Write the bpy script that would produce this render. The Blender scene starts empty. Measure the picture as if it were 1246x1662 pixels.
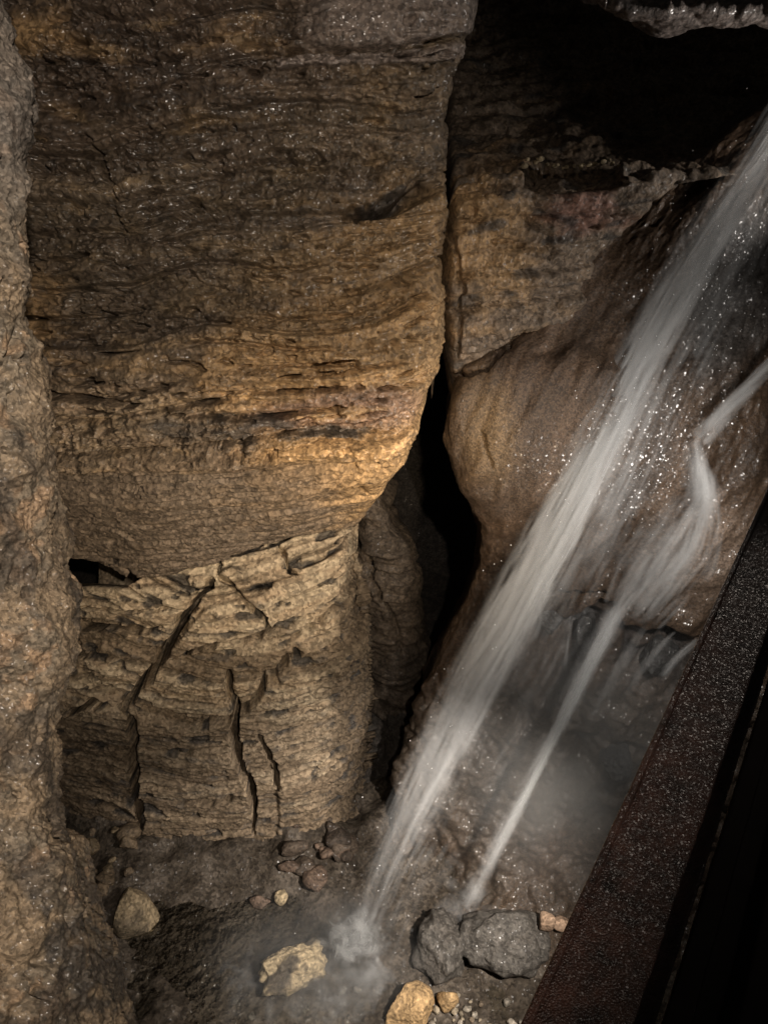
import bpy, math
import numpy as np

# ------------------------------------------------------------------ camera, world, lamps, exposure
sc = bpy.context.scene
col = sc.collection
W, H, FPX = 1246.0, 1662.0, 1200.3
CAM = np.array([0.0, 0.0, 6.0])
PITCH = math.radians(28)
FWD = np.array([0.0, math.cos(PITCH), -math.sin(PITCH)])
UPV = np.array([0.0, math.sin(PITCH), math.cos(PITCH)])
RGT = np.array([1.0, 0.0, 0.0])

cam = bpy.data.cameras.new('camera')
cam.sensor_fit = 'VERTICAL'; cam.sensor_height = 36.0; cam.lens = 26.0
cam.clip_start = 0.05; cam.clip_end = 200
camo = bpy.data.objects.new('camera', cam); col.objects.link(camo)
camo.location = CAM; camo.rotation_euler = (math.pi / 2 - PITCH, 0, 0)
sc.camera = camo

world = bpy.data.worlds.new('World'); sc.world = world; world.use_nodes = True
wb = world.node_tree.nodes['Background']
wb.inputs[0].default_value = (0.75, 0.7, 0.62, 1); wb.inputs[1].default_value = 0.012   # faint light that drifts round the cave

def lamp(name, loc, aim, watts, colr, spot=70, blend=0.7, radius=0.06):
    l = bpy.data.lights.new(name, 'SPOT'); l.energy = watts; l.color = colr
    l.spot_size = math.radians(spot); l.spot_blend = blend; l.shadow_soft_size = radius
    o = bpy.data.objects.new(name, l); col.objects.link(o); o.location = loc
    d = np.array(aim, float) - np.array(loc, float)
    import mathutils
    o.rotation_euler = mathutils.Vector(d).to_track_quat('-Z', 'Y').to_euler()
    return o
# show-cave floodlights: one low under the walkway, one on the walkway by the viewer, one beside the falls, one high up; the pool and beam spots are added
lamp('floodlight_low', (1.0, 0.85, 4.25), (-0.45, 4.1, 4.1), 730, (1.0, 0.80, 0.57), 68, 0.9, 0.05)
lamp('floodlight_walkway', (0.60, -0.9, 6.9), (-1.4, 3.0, 5.0), 540, (1.0, 0.87, 0.74), 74, 0.7, 0.04)
lamp('floodlight_falls', (1.70, 2.87, 4.36), (1.15, 4.55, 3.4), 150, (1.0, 0.93, 0.86), 142, 0.9, 0.05)
lamp('added_pool_spot', (1.45, 1.7, 3.7), (0.05, 3.8, 0.5), 1300, (1.0, 0.90, 0.80), 54, 0.95, 0.05)  # unseen lamp added to brighten the splash and the boulder
lamp('floodlight_high', (3.0, 4.45, 5.9), (2.0, 4.75, 5.9), 50, (1.0, 0.93, 0.86), 88, 0.8, 0.03)
lamp('added_beam_spot', (2.0, 3.6, 6.6), (0.95, 1.72, 4.6), 15, (1.0, 0.86, 0.74), 30, 1.0, 0.05)  # unseen weak lamp added to give the beam a sheen

sc.view_settings.view_transform = 'Standard'
sc.view_settings.look = 'None'
sc.view_settings.exposure = 0.0
sc.view_settings.gamma = 1.0
sc.cycles.use_denoising = True
sc.cycles.transparent_max_bounces = 64
sc.cycles.max_bounces = 6
sc.cycles.diffuse_bounces = 2
sc.cycles.glossy_bounces = 2
sc.cycles.volume_bounces = 0
sc.cycles.volume_step_rate = 4.0
sc.cycles.volume_max_steps = 64
sc.cycles.use_adaptive_sampling = True
sc.cycles.adaptive_threshold = 0.03
sc.cycles.sample_clamp_indirect = 2.0
sc.cycles.sample_clamp_direct = 12.0

# ------------------------------------------------------------------ helpers
def unproj(px, py, Y):
    px = np.asarray(px, float); py = np.asarray(py, float); Y = np.asarray(Y, float)
    xc = (px - W / 2) / FPX; yc = (H / 2 - py) / FPX
    d = FWD + xc[..., None] * RGT + yc[..., None] * UPV
    return CAM + d * (Y / d[..., 1])[..., None]
def at(px, py, Y): return unproj(np.array(px), np.array(py), np.array(Y))
def onfloor(px, py, z=0.0):
    xc = (px - W / 2) / FPX; yc = (H / 2 - py) / FPX
    d = FWD + xc * RGT + yc * UPV
    return CAM + d * ((z - CAM[2]) / d[2])
def project(P):
    r = P - CAM
    f = np.maximum(r @ FWD, 1e-3)
    return W / 2 + FPX * (r @ RGT) / f, H / 2 - FPX * (r @ UPV) / f

_rng = np.random.RandomState(7)
_perm = _rng.permutation(256).astype(np.int32)
_perm = np.concatenate([_perm, _perm, _perm])
_grad = _rng.normal(size=(256, 3)).astype(np.float32)
_grad /= np.linalg.norm(_grad, axis=1)[:, None]
from concurrent.futures import ThreadPoolExecutor
_pool = ThreadPoolExecutor(4)
def threaded(fn):
    def run(p, seed=0):
        p = np.asarray(p); sh = p.shape[:-1]; q = p.reshape(-1, 3)
        if len(q) < 20000: return fn(q, seed).reshape(sh)
        return np.concatenate(list(_pool.map(lambda c: fn(c, seed), np.array_split(q, 12)))).reshape(sh)
    return run
@threaded
def perlin(p, seed=0):
    """p (...,3) float -> about -1..1"""
    sh = p.shape[:-1]
    q = p.reshape(-1, 3).astype(np.float32) + np.float32(seed * 17.31)
    i = np.floor(q).astype(np.int32); f = q - i; i &= 255
    u = f * f * f * (f * (f * 6 - 15) + 10)
    out = np.zeros(len(q), np.float32)
    for dx in (0, 1):
        wx = u[:, 0] if dx else 1 - u[:, 0]
        a = _perm[i[:, 0] + dx]
        for dy in (0, 1):
            wy = wx * (u[:, 1] if dy else 1 - u[:, 1])
            b = _perm[a + i[:, 1] + dy]
            for dz in (0, 1):
                w = wy * (u[:, 2] if dz else 1 - u[:, 2])
                g = _grad[_perm[b + i[:, 2] + dz] & 255]
                out += w * (g[:, 0] * (f[:, 0] - dx) + g[:, 1] * (f[:, 1] - dy) + g[:, 2] * (f[:, 2] - dz))
    return (out * 1.5).reshape(sh)
def fbm(p, octs, seed=0, gain=0.5, lac=2.07):
    s = 0; a = 1.0
    for k in range(octs):
        s = s + a * perlin(p, seed + k * 3); p = p * lac; a *= gain
    return s
def sstep(a, b, x):
    t = np.clip((x - a) / (b - a), 0, 1); return t * t * (3 - 2 * t)
@threaded
def worley(p, seed=0):
    """distance to the nearest jittered point, the 8 nearest cells"""
    q = p.reshape(-1, 3).astype(np.float32)
    i = np.floor(q - .5).astype(np.int32); f = q - i
    best = np.full(len(q), 9.0, np.float32)
    for dx in (0, 1):
        for dy in (0, 1):
            for dz in (0, 1):
                c = i + np.array([dx, dy, dz]) + seed * 13
                h = _perm[(_perm[(_perm[c[:, 0] & 255] + c[:, 1]) & 255] + c[:, 2]) & 255]
                o = _grad[h] * 0.4 + 0.5 + np.array([dx, dy, dz], np.float32)
                e = o - f; best = np.minimum(best, e[:, 0] ** 2 + e[:, 1] ** 2 + e[:, 2] ** 2)
    return np.sqrt(best).reshape(p.shape[:-1])

def cr(P, t):
    """Catmull-Rom along axis 0 of P at parameters t"""
    n = len(P); i = np.clip(np.floor(t).astype(int), 0, n - 2); f = (t - i)
    f = f.reshape((-1,) + (1,) * (P.ndim - 1))
    p0 = P[np.maximum(i - 1, 0)]; p1 = P[i]; p2 = P[i + 1]; p3 = P[np.minimum(i + 2, n - 1)]
    m1 = (p2 - p0) * 0.5; m2 = (p3 - p1) * 0.5
    f2 = f * f; f3 = f2 * f
    return (2 * f3 - 3 * f2 + 1) * p1 + (f3 - 2 * f2 + f) * m1 + (-2 * f3 + 3 * f2) * p2 + (f3 - f2) * m2
def params(w, total):
    w = np.array(w, float); k = np.maximum(2, np.round(w / w.sum() * total)).astype(int)
    ts = [np.linspace(i, i + 1, k[i], endpoint=False) for i in range(len(w))]
    return np.concatenate(ts + [[len(w)]])
def seg_dist(px, py, poly):
    """distance in pixels to a polyline and position along it 0..1"""
    best = np.full(px.shape, 1e9); pos = np.zeros(px.shape)
    n = len(poly) - 1
    for k in range(n):
        ax, ay = poly[k][:2]; bx, by = poly[k + 1][:2]
        vx, vy = bx - ax, by - ay
        t = np.clip(((px - ax) * vx + (py - ay) * vy) / (vx * vx + vy * vy + 1e-9), 0, 1)
        d = np.hypot(px - ax - t * vx, py - ay - t * vy)
        m = d < best; best = np.where(m, d, best); pos = np.where(m, (k + t) / n, pos)
    return best, pos
def poly_sd(px, py, poly):
    """signed distance in pixels to a polygon, negative inside"""
    d, _ = seg_dist(px, py, list(poly) + [poly[0]])
    ins = np.zeros(px.shape, bool); n = len(poly)
    for k in range(n):
        x1, y1 = poly[k]; x2, y2 = poly[(k + 1) % n]
        c = ((y1 > py) != (y2 > py)) & (px < (x2 - x1) * (py - y1) / (y2 - y1 + 1e-9) + x1)
        ins ^= c
    return np.where(ins, -d, d)
def blob(px, py, cx, cy, rx, ry, ang=0.0):
    a = math.radians(ang); dx, dy = px - cx, py - cy
    x = dx * math.cos(a) + dy * math.sin(a); y = -dx * math.sin(a) + dy * math.cos(a)
    return np.exp(-((x / rx) ** 2 + (y / ry) ** 2))

def tag(o, label=None, cat=None, group=None, kind=None):
    if label: o['label'] = label
    if cat: o['category'] = cat
    if group: o['group'] = group
    if kind: o['kind'] = kind
    return o
def empty(name, loc):
    o = bpy.data.objects.new(name, None); col.objects.link(o); o.location = loc
    o.empty_display_size = 0.1
    return o
def mesh_obj(name, V, Fq, mat, parent=None, colr=None, wet=None, smooth=True, uv=None):
    V = np.asarray(V, np.float32); Fq = np.asarray(Fq, np.int32)
    me = bpy.data.meshes.new(name); k = Fq.shape[1]
    me.vertices.add(len(V)); me.vertices.foreach_set('co', V.ravel())
    me.loops.add(Fq.size); me.loops.foreach_set('vertex_index', Fq.ravel())
    me.polygons.add(len(Fq)); me.polygons.foreach_set('loop_start', np.arange(len(Fq), dtype=np.int32) * k)
    me.polygons.foreach_set('loop_total', np.full(len(Fq), k, np.int32))
    me.polygons.foreach_set('use_smooth', np.full(len(Fq), smooth, bool))
    me.update(calc_edges=True); me.validate()
    if colr is not None:
        a = me.attributes.new('tint', 'FLOAT_COLOR', 'POINT')
        c = np.ones((len(V), 4), np.float32); c[:, :3] = colr
        a.data.foreach_set('color', c.ravel())
    if wet is not None:
        a = me.attributes.new('wet', 'FLOAT', 'POINT')
        a.data.foreach_set('value', np.asarray(wet, np.float32).ravel())
    if uv is not None:
        a = me.attributes.new('flow', 'FLOAT_VECTOR', 'POINT')
        a.data.foreach_set('vector', np.asarray(uv, np.float32).ravel())
    if mat: me.materials.append(mat)
    o = bpy.data.objects.new(name, me); col.objects.link(o)
    if parent is not None:
        o.parent = parent; o.matrix_parent_inverse.identity()
        o.location = -np.array(parent.location)      # vertices are kept in world coordinates
    return o
def grid_faces(n, m):
    idx = np.arange(n * m).reshape(n, m)
    return np.stack([idx[:-1, :-1], idx[:-1, 1:], idx[1:, 1:], idx[1:, :-1]], -1).reshape(-1, 4)
def surface(ctrl, nr, nc, wr=None, wc=None):
    """control rows of (px, py, Y) -> dense world grid (R, C, 3)"""
    A = np.array(ctrl, float)
    P = unproj(A[..., 0], A[..., 1], A[..., 2])
    R, C = P.shape[:2]
    if wr is None: wr = np.minimum(np.linalg.norm(np.diff(P, axis=0), axis=-1).max(1), 1.2)
    if wc is None: wc = np.minimum(np.linalg.norm(np.diff(P, axis=1), axis=-1).max(0), 1.2)
    tr = params(wr, nr); tc = params(wc, nc)
    G = cr(P, tr); G = np.swapaxes(cr(np.swapaxes(G, 0, 1), tc), 0, 1)
    return G
def grid_normals(G):
    a = np.gradient(G, axis=0); b = np.gradient(G, axis=1)
    n = np.cross(a, b); n /= np.linalg.norm(n, axis=-1)[..., None] + 1e-9
    c = ((CAM - G) * n).sum(-1)
    return n if np.median(c) > 0 else -n
def smooth_normals(N, k=4):
    for _ in range(k):
        M = N.copy()
        M[1:] += N[:-1]; M[:-1] += N[1:]; M[:, 1:] += N[:, :-1]; M[:, :-1] += N[:, 1:]
        N = M / (np.linalg.norm(M, axis=-1)[..., None] + 1e-9)
    return N
def lin(r, g, b):
    f = lambda c: c / 12.92 if c <= 0.04045 else ((c + 0.055) / 1.055) ** 2.4
    return np.array([f(r / 255), f(g / 255), f(b / 255)])
def mixc(a, b, m):
    m = np.clip(m, 0, 1)[..., None]; return a * (1 - m) + b * m

# ------------------------------------------------------------------ materials
def facet_coat(N, L, b, geo, scale, tilt, weight, mx):
    v = N.new('ShaderNodeTexVoronoi'); v.inputs['Scale'].default_value = scale; L.new(geo.outputs['Position'], v.inputs['Vector'])
    s1 = N.new('ShaderNodeVectorMath'); s1.operation = 'SUBTRACT'; s1.inputs[1].default_value = (.5, .5, .5); L.new(v.outputs['Color'], s1.inputs[0])
    s2 = N.new('ShaderNodeVectorMath'); s2.operation = 'SCALE'; s2.inputs['Scale'].default_value = tilt; L.new(s1.outputs[0], s2.inputs[0])
    s3 = N.new('ShaderNodeVectorMath'); s3.operation = 'ADD'; L.new(s2.outputs[0], s3.inputs[0]); L.new(geo.outputs['Normal'], s3.inputs[1])
    s4 = N.new('ShaderNodeVectorMath'); s4.operation = 'NORMALIZE'; L.new(s3.outputs[0], s4.inputs[0])
    L.new(s4.outputs[0], b.inputs['Coat Normal'])
    b.inputs['Coat Roughness'].default_value = .22; b.inputs['Coat IOR'].default_value = 1.45
    if weight is None: b.inputs['Coat Weight'].default_value = mx
    else:
        q = N.new('ShaderNodeMath'); q.operation = 'MULTIPLY'; q.inputs[1].default_value = mx; L.new(weight, q.inputs[0]); L.new(q.outputs[0], b.inputs['Coat Weight'])
def rock_material(name, grain=90.0, bump=0.5, dist=0.012, rough=(0.72, 0.26), var=0.45, sparkle=0.5, facet=(90., 1.1, 1.0)):
    m = bpy.data.materials.new(name); m.use_nodes = True
    nt = m.node_tree; N = nt.nodes; L = nt.links
    b = N['Principled BSDF']
    geo = N.new('ShaderNodeNewGeometry')
    at_ = N.new('ShaderNodeAttribute'); at_.attribute_name = 'tint'
    wt = N.new('ShaderNodeAttribute'); wt.attribute_name = 'wet'
    n1 = N.new('ShaderNodeTexNoise'); n1.inputs['Scale'].default_value = grain * 0.28; n1.inputs['Detail'].default_value = 6; n1.inputs['Roughness'].default_value = 0.65
    n2 = N.new('ShaderNodeTexNoise'); n2.inputs['Scale'].default_value = grain; n2.inputs['Detail'].default_value = 5; n2.inputs['Roughness'].default_value = 0.7
    v = N.new('ShaderNodeTexVoronoi'); v.inputs['Scale'].default_value = grain * 0.75
    for t in (n1, n2, v): L.new(geo.outputs['Position'], t.inputs['Vector'])
    mr = N.new('ShaderNodeMapRange'); mr.inputs[1].default_value = 0.28; mr.inputs[2].default_value = 0.72
    mr.inputs[3].default_value = 1 - var; mr.inputs[4].default_value = 1 + var
    L.new(n1.outputs['Fac'], mr.inputs[0])
    mv = N.new('ShaderNodeMapRange'); mv.inputs[1].default_value = 0.1; mv.inputs[2].default_value = 0.9
    mv.inputs[3].default_value = 0.62; mv.inputs[4].default_value = 1.38
    sep = N.new('ShaderNodeSeparateColor'); L.new(v.outputs['Color'], sep.inputs[0]); L.new(sep.outputs[0], mv.inputs[0])
    mul = N.new('ShaderNodeMath'); mul.operation = 'MULTIPLY'; L.new(mr.outputs[0], mul.inputs[0]); L.new(mv.outputs[0], mul.inputs[1])
    sc_ = N.new('ShaderNodeVectorMath'); sc_.operation = 'SCALE'
    L.new(at_.outputs['Color'], sc_.inputs[0]); L.new(mul.outputs[0], sc_.inputs['Scale'])
    L.new(sc_.outputs[0], b.inputs['Base Color'])
    # wetness drives the gloss
    wn = N.new('ShaderNodeMath'); wn.operation = 'MULTIPLY_ADD'; wn.inputs[1].default_value = 1.4; wn.inputs[2].default_value = -0.7
    L.new(n1.outputs['Fac'], wn.inputs[0])
    wa = N.new('ShaderNodeMath'); wa.operation = 'ADD'; wa.use_clamp = True
    L.new(wn.outputs[0], wa.inputs[0]); L.new(wt.outputs['Fac'], wa.inputs[1])
    rr = N.new('ShaderNodeMapRange'); rr.inputs[3].default_value = rough[0]; rr.inputs[4].default_value = rough[1]
    L.new(wa.outputs[0], rr.inputs[0]); L.new(rr.outputs[0], b.inputs['Roughness'])
    b.inputs['Specular IOR Level'].default_value = sparkle
    hs = N.new('ShaderNodeMath'); hs.operation = 'MULTIPLY_ADD'; hs.inputs[1].default_value = 0.5
    L.new(v.outputs['Distance'], hs.inputs[0]); L.new(n2.outputs['Fac'], hs.inputs[2])
    bp = N.new('ShaderNodeBump'); bp.inputs['Strength'].default_value = bump; bp.inputs['Distance'].default_value = dist
    L.new(hs.outputs[0], bp.inputs['Height']); L.new(bp.outputs[0], b.inputs['Normal'])
    # film of water on small crystal facets: each grain of the surface is tilted its own way
    facet_coat(N, L, b, geo, facet[0], facet[1], wa.outputs[0], facet[2])
    return m

M_WALL = rock_material('wet_layered_limestone', 70, 0.7, 0.012, (0.75, 0.45), 0.5, .35, (80., .75, 1.0))
M_BASE = rock_material('dry_layered_limestone', 60, 0.5, 0.010, (0.88, 0.6), 0.3, 0.2, (90., 1.2, .25))
M_PILLAR = rock_material('coarse_crystal_limestone', 170, 0.7, 0.005, (0.75, 0.5), 0.5, .35, (170., .85, .9))
M_CHUTE = rock_material('wet_brown_flowstone', 120, 0.5, 0.012, (0.6, 0.32), 0.3, .4, (75., .75, 1.0))
M_STONE = rock_material('loose_stone', 70, 0.7, 0.010, (0.85, 0.5), 0.35, 0.3, (90., 1.1, .4))
M_FLOOR = rock_material('wet_cave_floor', 60, 0.6, 0.012, (0.85, 0.5), 0.4, .15, (70., 1.1, .35))

# ------------------------------------------------------------------ rock relief
def bedding(p, tilt=0.07, amp=1.0, seed=0, warp=0.12):
    """layered relief: ledges that follow gently tilted, warped bedding planes"""
    low = fbm(p * 0.8, 2, seed + 40)
    zz = p[..., 2] - tilt * p[..., 0] + warp * low
    q = lambda fz, fx: np.stack([p[..., 0] * fx, p[..., 1] * fx, zz * fz], -1)
    a = perlin(q(4.2, 0.5), seed + 1)
    b = perlin(q(11, 0.9), seed + 2)
    c = perlin(q(27, 1.8), seed + 3)
    d = perlin(q(60, 5.0), seed + 4)
    sharp = lambda x, k: np.tanh(x * k) / math.tanh(k)
    h = 0.055 * sharp(a, 3) + 0.034 * sharp(b, 3.0) + 0.017 * sharp(c, 2.5) + 0.008 * d
    return h * amp, a, b, c
def beds(zz, seed, tmin, tmax, groove=.012):
    """separate beds of random thickness: (bed number, own random value 0..1, closeness to a bedding joint 0..1)"""
    r = np.random.RandomState(seed); lo, hi_ = float(zz.min()) - .2, float(zz.max()) + .2
    e = [lo]
    while e[-1] < hi_: e.append(e[-1] + r.uniform(tmin, tmax))
    e = np.array(e); k = np.clip(np.searchsorted(e, zz) - 1, 0, len(e) - 2)
    d = np.minimum(zz - e[k], e[k + 1] - zz)
    v = r.uniform(0, 1, len(e)); nx = np.where(zz - e[k] < e[k + 1] - zz, np.maximum(k - 1, 0), np.minimum(k + 1, len(e) - 1))
    w = np.clip(.5 + d / .016, .5, 1)                       # soften the step from bed to bed
    val = v[k] * w + v[nx] * (1 - w)
    return k, val, np.exp(-(d / groove) ** 2)
def pits(p, thr=0.42, seed=0, sx=7.0, sz=16.0):
    n = perlin(np.stack([p[..., 0] * sx, p[..., 1] * sx, p[..., 2] * sz], -1), seed)
    return sstep(thr, thr + 0.16, n)
def chips(p, f, seed=0, an=(1., 1., 1.6)):
    """broken, faceted grain"""
    q = p * np.array(an) * f
    q = q + .35 * np.stack([perlin(q * .9, seed + 1), perlin(q * .9, seed + 2), perlin(q * .9, seed + 3)], -1)
    return .55 - worley(q, seed)
def crack(px, py, D, poly, w, depth, wob=0.5, seed=0):
    """cut an open joint of half-width w pixels and the given depth into D"""
    xs = [q[0] for q in poly]; ys = [q[1] for q in poly]
    m = (px > min(xs) - 40) & (px < max(xs) + 40) & (py > min(ys) - 40) & (py < max(ys) + 40)
    if not m.any(): return
    x, y = px[m], py[m]
    jx = perlin(np.stack([x / 22, y / 22, 0 * x + seed], -1), seed + 5) * w * .8
    jy = perlin(np.stack([x / 22, y / 22, 0 * x + seed + 9.3], -1), seed + 6) * w * .8
    d, pos = seg_dist(x + jx, y + jy, poly)
    wn = w * (1 + wob * perlin(np.stack([pos * 9, 0 * pos, 0 * pos + seed], -1), seed + 8)) * np.minimum(1, np.minimum(pos, 1 - pos) * 8 + 0.35)
    k = 1 - sstep(wn * 0.7, wn * 1.12, d)
    D[m] -= depth * k

# ------------------------------------------------------------------ upper overhanging wall
rightx = lambda y: np.interp(y, [-120, 0, 60, 100, 150, 270, 350, 450, 580, 620, 680, 740, 790, 830, 856], [772, 768, 750, 738, 720, 720, 724, 714, 710, 702, 674, 657, 634, 602, 572])
rows = []
lipx = [(-40, 880), (60, 890), (110, 898), (230, 942), (300, 926), (400, 892), (500, 868), (575, 853)]
def yrow(y, dmid):
    rx = float(rightx(y)); lx = -40.0
    out = []
    for f, dY in zip([0, .14, .3, .46, .62, .78, .9, .97, 1.0], [0.30, 0.16, .07, 0.02, 0, 0, 0.05, .13, .22]):
        out.append((lx + (rx - lx) * f, y, dmid + dY))
    out.append((rx + 2, y, dmid + 0.55)); out.append((rx - 26, y, dmid + 1.3))
    return out
for y, d in [(-140, 4.55), (-20, 4.45), (80, 4.38), (180, 4.38), (280, 4.33), (350, 4.24), (430, 4.16), (520, 4.08), (600, 4.02), (680, 3.98), (735, 3.98)]:
    rows.append(yrow(y, d))
def liprow(k, dY, up=0):
    # k: 0 = y 735 row, 1 = the lip
    out = []
    rx = float(rightx(735)) * (1 - k) + 575 * k
    for f, dd in zip([0, .14, .3, .46, .62, .78, .9, .97, 1.0], [0.30, 0.16, .07, 0.02, 0, 0, 0.05, .13, .22]):
        x = -40 + (rx + 40) * f
        yl = float(np.interp(x, [q[0] for q in lipx], [q[1] for q in lipx]))
        out.append((x, 735 * (1 - k) + yl * k - up, dY + dd))
    out.append((rx + 1, out[-1][1], dY + 0.55)); out.append((rx - 20, out[-1][1] - 4, dY + 1.3))
    return out
rows += [liprow(.3, 4.10), liprow(.6, 4.32), liprow(.88, 4.58), liprow(1.0, 4.72), liprow(1.0, 4.85, 3), liprow(1.0, 5.3, 12)]
G = surface(rows, 760, 620)
Nn = smooth_normals(grid_normals(G))
px, py = project(G)
bh, ba, bb, bc = bedding(G, 0.085, 1.0, 0)
iso = fbm(G * 2.2, 3, 11)
rough = fbm(G * 14, 4, 21, 0.55)
hi = 1 - sstep(300, 420, py)
zz = G[..., 2] - .085 * G[..., 0] + .12 * fbm(G * .9, 2, 350) + .012 * fbm(G * 5, 2, 351)
_, b1, g1 = beds(zz, 3, .05, .17); _, b2, g2 = beds(zz + .01 * fbm(G * 9, 2, 352), 4, .018, .05, .006)
lat = sstep(-.35, .25, perlin(G * np.array([1.1, 1.1, 5.]), 353))          # joints open and close along their length
pat = sstep(-.25, .35, fbm(G * np.array([1.6, 1.6, 4.0]), 3, 311))      # rough and smooth patches
mid_ = blob(px, py, 520, 570, 330, 190)
D = bh * (0.30 + .2 * mid_) + (.115 * (b1 - .5) + .030 * (b2 - .5)) * (.55 + .45 * lat) * (1 - .45 * hi) - (.060 * g1 + .012 * g2) * lat * (1 - .5 * hi) + 0.055 * iso + (0.008 + .022 * pat) * rough
ch1 = chips(G, 20, 5, (1., 1., 1.9)); ch2 = chips(G, 48, 6, (1., 1., 1.7))
D += (.034 * ch1 + .016 * ch2) * (.15 + .85 * pat)
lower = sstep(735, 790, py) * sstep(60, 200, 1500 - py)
D = D * (1 - 0.55 * lower)
pz = pits(G, 0.36, 31, 8, 20)
D -= 0.075 * pz * (1 - 0.75 * lower)
vug = sstep(.30, .42, perlin(np.stack([G[..., 0] * 4.5, G[..., 1] * 4.5, (G[..., 2] - .085 * G[..., 0]) * 30], -1), 340)) * sstep(-.1, .4, perlin(G * np.array([1.2, 1.2, 6.]), 341)) * (1 - lower)
D -= .11 * vug
pz2 = pits(G, 0.40, 33, 22, 40); D -= 0.028 * pz2 * (1 - 0.5 * lower)
# smooth-faced top block that stands proud, with the open bedding joint beneath it
qx_ = px + 9 * perlin(G * 6, 301); qy_ = py + 6 * perlin(G * 6, 302)
blk = sstep(440, 560, px - .4 * py + 40 * iso) * (1 - sstep(-2, 5, poly_sd(qx_, qy_, [(452, 84), (540, 82), (640, 75), (775, 45), (790, -200), (430, -200), (430, 20)])))
blk2 = 1 - sstep(-3, 5, poly_sd(qx_, qy_, [(455, 92), (600, 88), (780, 66), (780, 92), (600, 102), (456, 108)]))
D = D * (1 - 0.35 * blk) + 0.07 * blk + 0.05 * blk2 * (1 - blk)
for poly, w, dep in [
    ([(452, 88), (520, 84), (600, 80), (660, 72), (752, 58)], 4, .10),
    ([(130, 215), (160, 262), (178, 300), (186, 345), (194, 390)], 3.5, .07),
    ([(150, 240), (176, 290)], 3, .05),
    ([(300, 364), (380, 350), (470, 350), (560, 344), (620, 335), (700, 300), (722, 288)], 7, .06),
    ([(560, 346), (640, 322), (722, 280)], 12, .09),
    ([(420, 526), (470, 520), (520, 512), (575, 510)], 3.5, .05),
    ([(400, 606), (460, 592), (540, 592), (580, 585)], 4, .05),
    ([(280, 640), (400, 636), (470, 640), (500, 632), (570, 630)], 4, .045),
    ([(300, 726), (380, 720), (440, 712), (520, 706), (590, 708), (640, 700)], 6, .07),
    ([(80, 738), (150, 742), (220, 738), (300, 728)], 4, .05),
    ([(98, 846), (150, 852), (190, 858), (222, 878)], 3, .05),
    ([(110, 892), (150, 900), (190, 918), (225, 940)], 3.5, .06),
    ([(205, 794), (232, 796)], 3, .05), ([(360, 788), (400, 784)], 2.5, .04), ([(330, 744), (372, 750)], 2.5, .04),
    ([(60, 96), (110, 104), (160, 100)], 6, .07), ([(40, 230), (75, 236)], 7, .09), ([(70, 140), (140, 146)], 5, .06)]:
    crack(px, py, D, poly, w, dep, 0.6, int(poly[0][0]))
D -= .16 * (1 - sstep(-5, 4, poly_sd(qx_, qy_, [(590, 338), (640, 318), (700, 288), (726, 278), (726, 302), (700, 316), (650, 342), (605, 348)])))
for cx, cy, r in [(700, 480, 9), (612, 268, 8), (585, 797, 9), (545, 628, 6), (640, 555, 6), (660, 470, 6), (600, 560, 7), (520, 612, 6), (690, 372, 6), (240, 150, 7), (415, 118, 10), (480, 112, 8)]:
    q = blob(px, py, cx, cy, r, r * 0.8); D -= 0.05 * q
D = D * (.35 + .65 * sstep(0, 40, rightx(py) - px))
P3 = G + Nn * D[..., None]
# mineral colour of the rock, with some light and shade mixed in
wp = fbm(G * 1.6, 3, 50); wq = fbm(G * np.array([3.0, 3.0, 9.0]), 3, 60)
GREY = np.array([.158, .116, .078]); OCH = np.array([.335, .215, .105]); TAN = np.array([.30, .215, .125]); DARK = np.array([.084, .060, .042])
PURP = np.array([.185, .118, .088]); MANG = np.array([.040, .038, .036]); OLIVE = np.array([.160, .122, .080])
C = np.broadcast_to(GREY, G.shape).copy()
C = mixc(C, OLIVE, 0.5 + 0.8 * wq)
C = mixc(C, DARK, sstep(-0.2, 0.5, 1.1 * blob(px, py, 150, 60, 420, 260) + 0.5 * blob(px, py, 130, 560, 170, 190) + 0.35 * wp - 0.45))
och = 1.15 * blob(px, py, 650, 480, 190, 190) + 0.9 * blob(px, py, 600, 760, 230, 90) + 0.6 * blob(px, py, 470, 600, 160, 120) + .7 * blob(px, py, 60, 70, 90, 50) + .6 * blob(px, py, 60, 500, 40, 90)
C = mixc(C, OCH, sstep(0.08, .85, och + 0.45 * wq + 0.25 * ba))
C = mixc(C, TAN, 0.5 * sstep(0.1, 0.6, wq + blob(px, py, 430, 450, 260, 130) - 0.35))
C = C * (.62 + .72 * b1[..., None] * (.4 + .6 * lat[..., None]) + .18 * b2[..., None])
C = mixc(C, PURP, 0.8 * sstep(0.3, 0.8, blob(px, py, 520, 670, 170, 45, -6) + 0.4 * blob(px, py, 300, 770, 260, 40) + .3 * wp) * sstep(-.5, .3, wq + .3))
C = mixc(C, MANG, 0.85 * sstep(0.45, 0.85, 0.95 * blob(px, py, 350, 700, 190, 38, -4) + 0.75 * blob(px, py, 560, 712, 90, 14, -3) + 0.9 * blob(px, py, 650, 312, 80, 15, -17) + 0.5 * blob(px, py, 480, 345, 160, 12, -5) + 0.5 * wq + .12 * wp))
C = mixc(C, MANG * 1.4, 0.5 * sstep(0.1, .5, perlin(G * np.array([9., 9., 26.]), 77) - .28))
GRBL = np.array([.30, .245, .21]); C = mixc(C, GRBL, 0.8 * np.maximum(blk, blk2))  # pale grey block, its tone lightened to stand in for a lit gleam
C = mixc(C, np.array([.135, .105, .078]), .75 * lower * (1 - sstep(480, 600, px)))  # greyer brown underside, also darkened in colour for the shade below the bulge
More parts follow.
